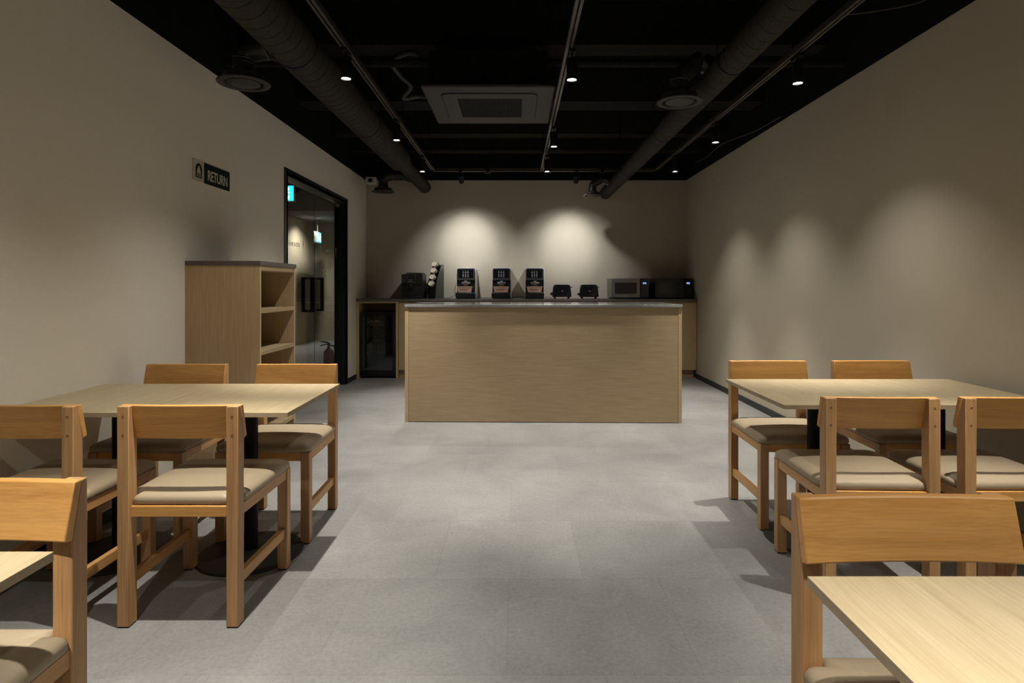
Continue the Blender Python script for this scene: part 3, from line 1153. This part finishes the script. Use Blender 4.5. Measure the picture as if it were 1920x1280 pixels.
# fridge
fx0, fx1 = -2.04, -1.567
t = thing('glass_door_fridge', 'black glass-door mini fridge inside the left cabinet bay', 'fridge', ((fx0 + fx1) / 2, BY + 0.02, 0))
fw = (fx1 - fx0) / 2 - 0.004
FH = 0.862
m = MB()
dpt = 0.44
m.box(-fw, fw, 0.40, dpt, 0.02, FH)
m.box(-fw, -fw + 0.03, 0.035, 0.40, 0.02, FH)
m.box(fw - 0.03, fw, 0.035, 0.40, 0.02, FH)
m.box(-fw + 0.03, fw - 0.03, 0.035, 0.40, FH - 0.05, FH)
m.box(-fw + 0.03, fw - 0.03, 0.035, 0.40, 0.02, 0.10)
m.build('fridge_body', M_blackpl, t)
m = MB()
for s in (-1, 1):
    for y in (0.08, 0.38):
        m.lathe([(0.001, 0), (0.015, 0), (0.015, 0.02), (0.001, 0.02)], 12, 2, (s * (fw - 0.04), y, 0))
m.build('feet', M_rubber, t)
m = MB()
m.box(-fw, -fw + 0.042, 0, 0.032, 0.03, FH)
m.box(fw - 0.042, fw, 0, 0.032, 0.03, FH)
m.box(-fw + 0.042, fw - 0.042, 0, 0.032, FH - 0.055, FH)
m.box(-fw + 0.042, fw - 0.042, 0, 0.032, 0.03, 0.10)
dr = m.build('fridge_door', M_glossblk, t, bevel=0.002)
m = MB()
m.box(-fw + 0.042, fw - 0.042, 0.006, 0.012, 0.10, FH - 0.055)
m.build('door_glass', M_glassfr, dr)
m = MB()
m.box(-0.035, 0.02, 0.0045, 0.006, FH - 0.122, FH - 0.114)
m.build('maker_badge', M_icon, dr)
m = MB()
m.box(-fw + 0.031, fw - 0.031, 0.392, 0.399, 0.101, FH - 0.051)
m.box(-fw + 0.031, fw - 0.031, 0.05, 0.392, 0.101, 0.106)
m.build('added_pale_liner', M_white, t)  # pale panel added to lighten the glass in place of room reflections
for z in (0.30, 0.47, 0.64):
    m = MB()
    for i in range(15):
        x = -fw + 0.035 + (2 * fw - 0.07) * i / 14
        m.tube([(x, 0.05, z), (x, 0.39, z)], 0.002, 5)
    for y in (0.05, 0.22, 0.39):
        m.tube([(-fw + 0.031, y, z), (fw - 0.031, y, z)], 0.003, 5)
    m.build('wire_shelf', M_grey, t)
# base cabinets
units = [(-1.530, -0.562), (-0.560, 0.408), (0.410, 1.378), (1.380, 2.346)]
labs = ['oak base cabinet right beside the fridge bay', 'oak base cabinet hidden behind the island, left of centre',
        'oak base cabinet hidden behind the island, right of centre', 'oak base cabinet at the right end of the back counter by the right wall']
for (a, b), lab in zip(units, labs):
    t = thing('base_cabinet', lab, 'cabinet', ((a + b) / 2, BY + 0.02, 0), 0, 'oak base cabinets under the back worktop')
    h_ = (b - a) / 2
    m = MB()
    m.box(-h_ + 0.001, h_ - 0.001, 0.02, YB - BY - 0.022, 0.105, zt)
    m.build('carcass', L_z, t)
    m = MB()
    m.box(-h_ + 0.001, h_ - 0.001 - (0.025 if b > 2.3 else 0), 0.045, 0.42, 0, 0.105)
    m.build('plinth', L_x, t)
    for k in (-1, 1):
        c0, c1 = (-h_ + 0.002, -0.0015) if k < 0 else (0.0015, h_ - 0.004)
        m = MB()
        m.box(c0, c1, 0.0, 0.018, 0.107, zt - 0.014)
        m.build('door', L_z, t, bevel=0.001)

# ------------------------------------------------------------------ return cabinet by the left wall
t = thing('return_cabinet', 'tall oak open-shelf cabinet with grey top against the left wall under the RETURN sign', 'cabinet', (XL, 3.785, 0))
CD, CW, CZ = 0.47, 0.605, 1.358
for a, b in ((0.0, 0.020), (CW - 0.020, CW)):
    m = MB()
    m.box(0.001, CD, a, b, 0, CZ - 0.028)
    m.build('side_panel', L_z, t, bevel=0.001)
m = MB()
m.box(0.001, 0.012, 0.02, CW - 0.02, 0, CZ - 0.028)
m.build('back_panel', L_z, t)
for z0 in (0.06, 0.24, 0.50, 0.762, 1.026, CZ - 0.060):
    m = MB()
    m.box(0.012, CD - 0.001, 0.02, CW - 0.02, z0, z0 + (0.026 if z0 < 1.2 else 0.032))
    m.build('shelf', L_x, t, bevel=0.001)
m = MB()
m.box(0.014, CD - 0.02, 0.02, CW - 0.02, 0, 0.06)
m.build('plinth', L_x, t)
m = MB()
m.box(0.001, CD + 0.006, -0.004, CW + 0.010, CZ - 0.028, CZ)
m.build('cabinet_top', M_stone2, t, bevel=0.002)
m = MB()
m.lathe([(0.0005, -0.001), (0.004, -0.001), (0.004, 0.0), (0.0005, 0.0)], 10, 1, (0.38, CW - 0.0195, 1.26))
m.build('cam_plug', M_ink, t)

# ------------------------------------------------------------------ appliances on the back worktop
Z0 = BZ
YA = 7.92
# black bean-to-cup machine
t = thing('coffee_machine', 'plain black square coffee machine at the left end of the back worktop', 'coffee machine', (-1.372, YA, Z0))
m = MB()
m.box(-0.137, 0.137, 0.02, 0.36, 0.01, 0.325)
m.build('body', M_blackpl, t, bevel=0.008, seg=3)
m = MB()
m.box(-0.137, 0.137, 0.0, 0.022, 0.20, 0.325)
m.build('control_head', M_glossblk, t, bevel=0.006, seg=3)
m = MB()
m.box(-0.062, 0.046, -0.002, 0.001, 0.212, 0.322)
fr_ = m.build('display_frame', M_grey, t, bevel=0.001)
m = MB()
m.box(-0.059, 0.043, -0.003, -0.0018, 0.215, 0.319)
m.build('display', M_glossblk, fr_)
m = MB()
for zz in (0.228, 0.250):
    for xx in (-0.036, -0.014, 0.010):
        m.box(xx - 0.006, xx + 0.006, -0.0038, -0.0028, zz - 0.004, zz + 0.004)
m.build('touch_keys', M_icon, fr_)
m = MB()
m.box(-0.03, 0.022, -0.012, 0.02, 0.145, 0.20)
m.box(-0.022, -0.010, -0.009, 0.010, 0.13, 0.146)
m.box(0.002, 0.014, -0.009, 0.010, 0.13, 0.146)
m.build('spout', M_glossblk, t, bevel=0.004)
m = MB()
m.box(-0.137, 0.137, -0.045, 0.03, 0.0, 0.035)
m.build('drip_tray', M_blackpl, t, bevel=0.004)
m = MB()
m.box(-0.08, 0.13, 0.03, 0.32, 0.325, 0.345)
m.build('hopper_lid', M_darkgrey, t, bevel=0.004)

# cup dispenser
t = thing('cup_dispenser', 'black and grey dispenser with four tilted tubes of paper cups', 'cup dispenser', (-1.122, YA + 0.03, Z0), math.radians(-24))
m = MB()
prof_s = [(0.0, 0.0), (0.21, 0.0), (0.21, 0.455), (0.15, 0.455), (0.03, 0.22)]
for x in (-0.068, 0.062):
    mm = MB()
    mm.prism(prof_s, x, x + 0.006, axis=0)
    mm.build('side_plate', M_grey, t)
m.box(-0.062, 0.062, 0.012, 0.02, 0.0, 0.20)
m.box(-0.062, 0.062, 0.20, 0.208, 0.0, 0.45)
m.build('frame', M_blackpl, t)
for i in range(4):
    z = 0.205 + 0.086 * i
    y = 0.0 + 0.030 * i
    Mx = Matrix.Translation((0.0, y, z)) @ Matrix.Rotation(math.radians(58), 4, 'X')
    m = MB()
    m.lathe([(0.001, -0.12), (0.045, -0.12), (0.045, -0.030), (0.041, -0.030), (0.041, -0.10), (0.001, -0.10)], 28, M=Mx)
    m.build('holder_tube', M_blackpl, t, smooth=True)
    m = MB()
    m.lathe([(0.001, -0.095), (0.031, -0.095), (0.039, 0.004), (0.041, 0.008), (0.038, 0.008), (0.030, 0.0), (0.001, -0.002)], 28, M=Mx)
    c_ = m.build('paper_cup', M_cream, smooth=True)
    mw_ = Matrix.Translation(t.location) @ Matrix.Rotation(math.radians(-24), 4, 'Z')
    c_.location = t.location
    c_.rotation_euler = t.rotation_euler
    tag(c_, ['cream paper cup in the lowest tube of the cup dispenser', 'cream paper cup in the second lowest tube of the cup dispenser',
             'cream paper cup in the second highest tube of the cup dispenser', 'cream paper cup in the topmost tube of the cup dispenser'][i], 'cup', 'paper cups in the dispenser')

# three white-shelled machines
def rr2(hw_, z0, z1, r, n=6):
    pts = []
    for cx_, cz_, a0 in ((hw_ - r, z1 - r, 0), (-hw_ + r, z1 - r, PI / 2)):
        for i in range(n + 1):
            a = a0 + PI / 2 * i / n
            pts.append((cx_ + r * math.cos(a), cz_ + r * math.sin(a)))
    pts += [(-hw_, z0), (hw_, z0)]
    return pts
def make_machine():
    t = thing('drinks_machine', '', 'coffee machine', (0, 0, 0))
    m = MB()
    m.prism(rr2(0.128, 0.012, 0.412, 0.032), 0.03, 0.40, axis=1)
    m.build('white_shell', M_white, t, bevel=0.003)
    m = MB()
    m.prism(rr2(0.118, 0.245, 0.401, 0.026), 0.0, 0.0305, axis=1)
    hd = m.build('front_head', M_darkgrey, t, bevel=0.004)
    m = MB()
    m.box(-0.104, 0.100, -0.0025, 0.001, 0.272, 0.388)
    m.build('touch_panel', M_glossblk, hd, bevel=0.001)
    m = MB()
    for i, z in enumerate((0.362, 0.344, 0.322, 0.303, 0.286)):
        for x in (-0.036, -0.004, 0.028):
            w_ = 0.0075
            h_ = 0.003 if i in (0, 4) else 0.0055
            m.box(x - w_, x + w_, -0.0035, -0.0024, z - h_, z + h_)
    m.build('touch_icons', M_icon, hd)
    m = MB()
    m.box(-0.120, 0.120, 0.024, 0.0305, 0.085, 0.245)
    m.build('recess_panel', M_blackpl, t)
    m = MB()
    m.lathe([(0.012, 0.165), (0.030, 0.172), (0.062, 0.205), (0.058, 0.222), (0.001, 0.222), ], 24, 2, (0, 0.0, 0))
    m.build('brew_spout', M_smoke, t, smooth=True)
    m = MB()
    m.box(-0.018, 0.018, -0.064, -0.05, 0.222, 0.236)
    m.build('badge', M_icon, t)
    m = MB()
    m.box(-0.128, 0.120, -0.085, 0.03, 0.012, 0.082)
    m.build('drip_base', M_blackpl, t, bevel=0.008, seg=3)
    m = MB()
    for i in range(9):
        x = -0.10 + 0.2 * i / 8
        m.box(x - 0.003, x + 0.003, -0.082, 0.02, 0.0822, 0.086)
    m.build('drip_grate', M_darkgrey, t)
    m = MB()
    m.box(-0.115, 0.115, -0.07, 0.38, 0.0, 0.012)
    m.build('feet', M_rubber, t)
    return t
def make_tray():
    t = thing('sign_card', '', 'tray', (0, 0, 0))
    m = MB()
    m.loops([[(-0.085, -0.07, 0), (0.085, -0.07, 0), (0.085, 0.0, 0), (-0.085, 0.0, 0)],
             [(-0.100, -0.078, 0.070), (0.100, -0.078, 0.070), (0.100, 0.006, 0.070), (-0.100, 0.006, 0.070)],
             [(-0.094, -0.072, 0.070), (0.094, -0.072, 0.070), (0.094, 0.0, 0.070), (-0.094, 0.0, 0.070)],
             [(-0.081, -0.065, 0.004), (0.081, -0.065, 0.004), (0.081, -0.004, 0.004), (-0.081, -0.004, 0.004)]])
    m.build('box', M_pink, t)
    m = MB()
    m.box(-0.103, 0.103, -0.082, -0.077, 0.066, 0.074)
    m.build('rim', M_cream, t)
    m = MB()
    xs = -0.062
    for w_ in (0.010, 0.008, 0.012, 0.007, 0.010, 0.009, 0.012, 0.0, 0.012):
        if w_:
            yy = -0.0745 - 0.0005
            m.box(xs, xs + w_, -0.0762, -0.0745, 0.030, 0.040)
        xs += w_ + 0.003
    m.build('print', M_ink, t)
    return t
mc0 = make_machine()
tr0 = make_tray()
tr0.name = 'capsule_tray'
for i, px in enumerate((874.0, 940.5, 1002.5)):
    c = mc0 if i == 0 else copy_tree(mc0)
    X = (px - 968) / 142.0
    c.location = (X, YA, Z0)
    c['label'] = ['white and black drinks machine, leftmost of the three', 'white and black drinks machine, middle of the three',
                  'white and black drinks machine, rightmost of the three, next to a toaster'][i]
    c['group'] = 'white and black drinks machines'
    k = tr0 if i == 0 else copy_tree(tr0)
    k.location = (X - 0.004 - (0.008 if i == 0 else 0), YA - 0.006, Z0 + 0.0865)
    k['label'] = ['pink-beige box standing in the leftmost drinks machine', 'pink-beige box standing in the middle drinks machine',
                  'pink-beige box standing in the rightmost drinks machine'][i]
    k['group'] = 'pink-beige boxes on the drip trays'
    k['category'] = 'box'
# silver cup on the side of first machine
m = MB()
m.lathe([(0.001, 0), (0.017, 0), (0.022, 0.075), (0.020, 0.075), (0.015, 0.003), (0.001, 0.003)], 24, 2, (0, 0, 0))
o = m.build('metal_cup', M_grey, loc=(-0.552, YA - 0.03, Z0), smooth=True)
tag(o, 'small silver cup beside the leftmost drinks machine', 'cup')

# toasters
def make_toaster():
    t = thing('toaster', '', 'toaster', (0, 0, 0))
    def ring(z, hx, hy, r, y0=0.075):
        return [(p[0], p[1] + y0, z) for p in rrect(hx, hy, r, z)]
    m = MB()
    m.loops([ring(0.022, 0.118, 0.070, 0.03), ring(0.030, 0.126, 0.075, 0.035), ring(0.05, 0.127, 0.076, 0.035), ring(0.14, 0.118, 0.072, 0.035), ring(0.175, 0.110, 0.066, 0.035), ring(0.184, 0.100, 0.056, 0.03)])
    b = m.build('body', M_glossblk, t, smooth=True)
    m = MB()
    m.box(-0.085, 0.085, 0.035, 0.060, 0.184, 0.1865)
    m.box(-0.085, 0.085, 0.090, 0.115, 0.184, 0.1865)
    m.build('bread_slots', M_darkgrey, t)
    m = MB()
    m.loops([ring(0.1845, 0.094, 0.052, 0.03), ring(0.190, 0.088, 0.046, 0.03)])
    m.build('steel_top', M_grey, t, smooth=True)
    m = MB()
    m.box(0.112, 0.142, 0.06, 0.09, 0.148, 0.158)
    m.build('lever', M_blackpl, t, bevel=0.003)
    m = MB()
    m.lathe([(0.001, -0.152), (0.018, -0.150), (0.020, -0.140), (0.020, -0.122), (0.001, -0.122)], 20, 0, (0, 0.075, 0.065))
    m.build('browning_knob', M_blackpl, t, smooth=True)
    m = MB()
    for s in (-1, 1):
        for y in (0.03, 0.12):
            m.lathe([(0.001, 0), (0.009, 0), (0.011, 0.026), (0.001, 0.026)], 12, 2, (s * 0.09, y, 0))
    m.build('feet', M_rubber, t)
    m = MB()
    m.box(-0.010, 0.018, -0.0022, 0.001, 0.098, 0.104)
    m.build('badge', M_icon, t)
    return t
ts0 = make_toaster()
for i, px in enumerate((1054.2, 1105.3)):
    c = ts0 if i == 0 else copy_tree(ts0)
    c.location = ((px - 968) / 142.0 - 0.004, YA + 0.02, Z0)
    c['label'] = ['black toaster beside the rightmost drinks machine', 'black toaster beside the grey microwave'][i]
    c['group'] = 'black two-slot toasters'

# microwaves
def microwave(x, body, face, label, w_=0.486):
    t = thing('microwave', label, 'microwave', (x, YA + 0.01, Z0))
    h_ = 0.268
    m = MB()
    m.box(-w_ / 2, w_ / 2, 0.02, 0.37, 0.012, h_)
    m.build('casing', body, t, bevel=0.004)
    m = MB()
    m.box(-w_ / 2, w_ / 2 - 0.112, -0.012, 0.019, 0.014, h_ - 0.002)
    dr_ = m.build('door', face, t, bevel=0.003)
    m = MB()
    m.box(-w_ / 2 + 0.045, w_ / 2 - 0.155, -0.0135, -0.0115, 0.065, h_ - 0.055)
    m.build('window', M_glossblk, dr_)
    m = MB()
    m.box(-0.075, -0.03, -0.0135, -0.012, 0.035, 0.041)
    m.build('badge', M_icon if face is M_grey else M_darkgrey, dr_)
    m = MB()
    m.box(w_ / 2 - 0.110, w_ / 2, -0.012, 0.019, 0.014, h_ - 0.002)
    cp = m.build('control_panel', M_glossblk, t, bevel=0.003)
    m = MB()
    for k, dx in enumerate((-0.014, 0.010)):
        cx_ = w_ / 2 - 0.05 + dx
        for (a, b, c_, d_) in ((-0.006, 0.006, 0.0065, 0.0085), (-0.006, 0.006, -0.0085, -0.0065), (-0.007, -0.005, -0.0085, 0.0085), (0.005, 0.007, -0.0085, 0.0085)):
            m.box(cx_ + a, cx_ + b, -0.0135, -0.012, 0.205 + c_, 0.205 + d_)
    m.build('clock_digits', M_led, cp)
    m = MB()
    for s in (-1, 1):
        for y in (0.05, 0.33):
            m.lathe([(0.001, 0), (0.012, 0), (0.012, 0.014), (0.001, 0.014)], 12, 2, (s * (w_ / 2 - 0.04), y, 0))
    m.build('feet', M_rubber, t)
    return t
microwave(1.495, M_grey, M_grey, 'grey steel microwave, left of the two beside the toasters')
microwave(2.068, M_blackpl, M_blackpl, 'black microwave at the right end of the back worktop')

# cables on the worktop
zc = Z0 + 0.005
m = MB()
m.tube(smooth_path([(-0.99, 8.18, zc), (-0.93, 8.12, zc), (-0.87, 8.05, zc + 0.01), (-0.83, 8.02, zc + 0.035), (-0.80, 8.0, zc + 0.04), (-0.812, 7.96, zc + 0.07), (-0.806, 7.97, zc + 0.15), (-0.788, 8.0, zc + 0.21)]), 0.0028, 8)
tag(m.build('power_cable', M_rubber, smooth=True), 'black power cable between the cup dispenser and the leftmost drinks machine', 'cable')
m = MB()
m.tube(smooth_path([(-0.52, 8.30, zc), (-0.40, 8.25, zc), (-0.33, 8.27, zc)]), 0.003, 8)
tag(m.build('power_cable', M_rubber, smooth=True), 'black power cable between the leftmost and middle drinks machines', 'cable')
m = MB()
m.tube(smooth_path([(-0.06, 8.2, zc), (0.0, 8.15, zc + 0.015), (0.05, 8.15, zc + 0.02), (0.105, 8.2, zc)]), 0.003, 8)
tag(m.build('power_cable', M_rubber, smooth=True), 'black power cable between the middle and rightmost drinks machines', 'cable')
m = MB()
m.tube(smooth_path([(0.48, 8.02, zc), (0.44, 8.0, zc + 0.022), (0.40, 8.05, zc + 0.012), (0.385, 8.10, zc), (0.41, 8.30, zc)]), 0.0025, 8)
tag(m.build('power_cable', M_grey, smooth=True), 'pale thin cable curling beside the left toaster', 'cable')
m = MB()
m.lathe([(0.001, 0), (0.03, 0), (0.03, 0.05), (0.024, 0.075), (0.001, 0.08)], 24, 2, (0, 0, 0))
tag(m.build('black_jar', M_blackpl, loc=(-1.21, 8.20, Z0), smooth=True), 'small black container between the coffee machine and the cup dispenser', 'container')
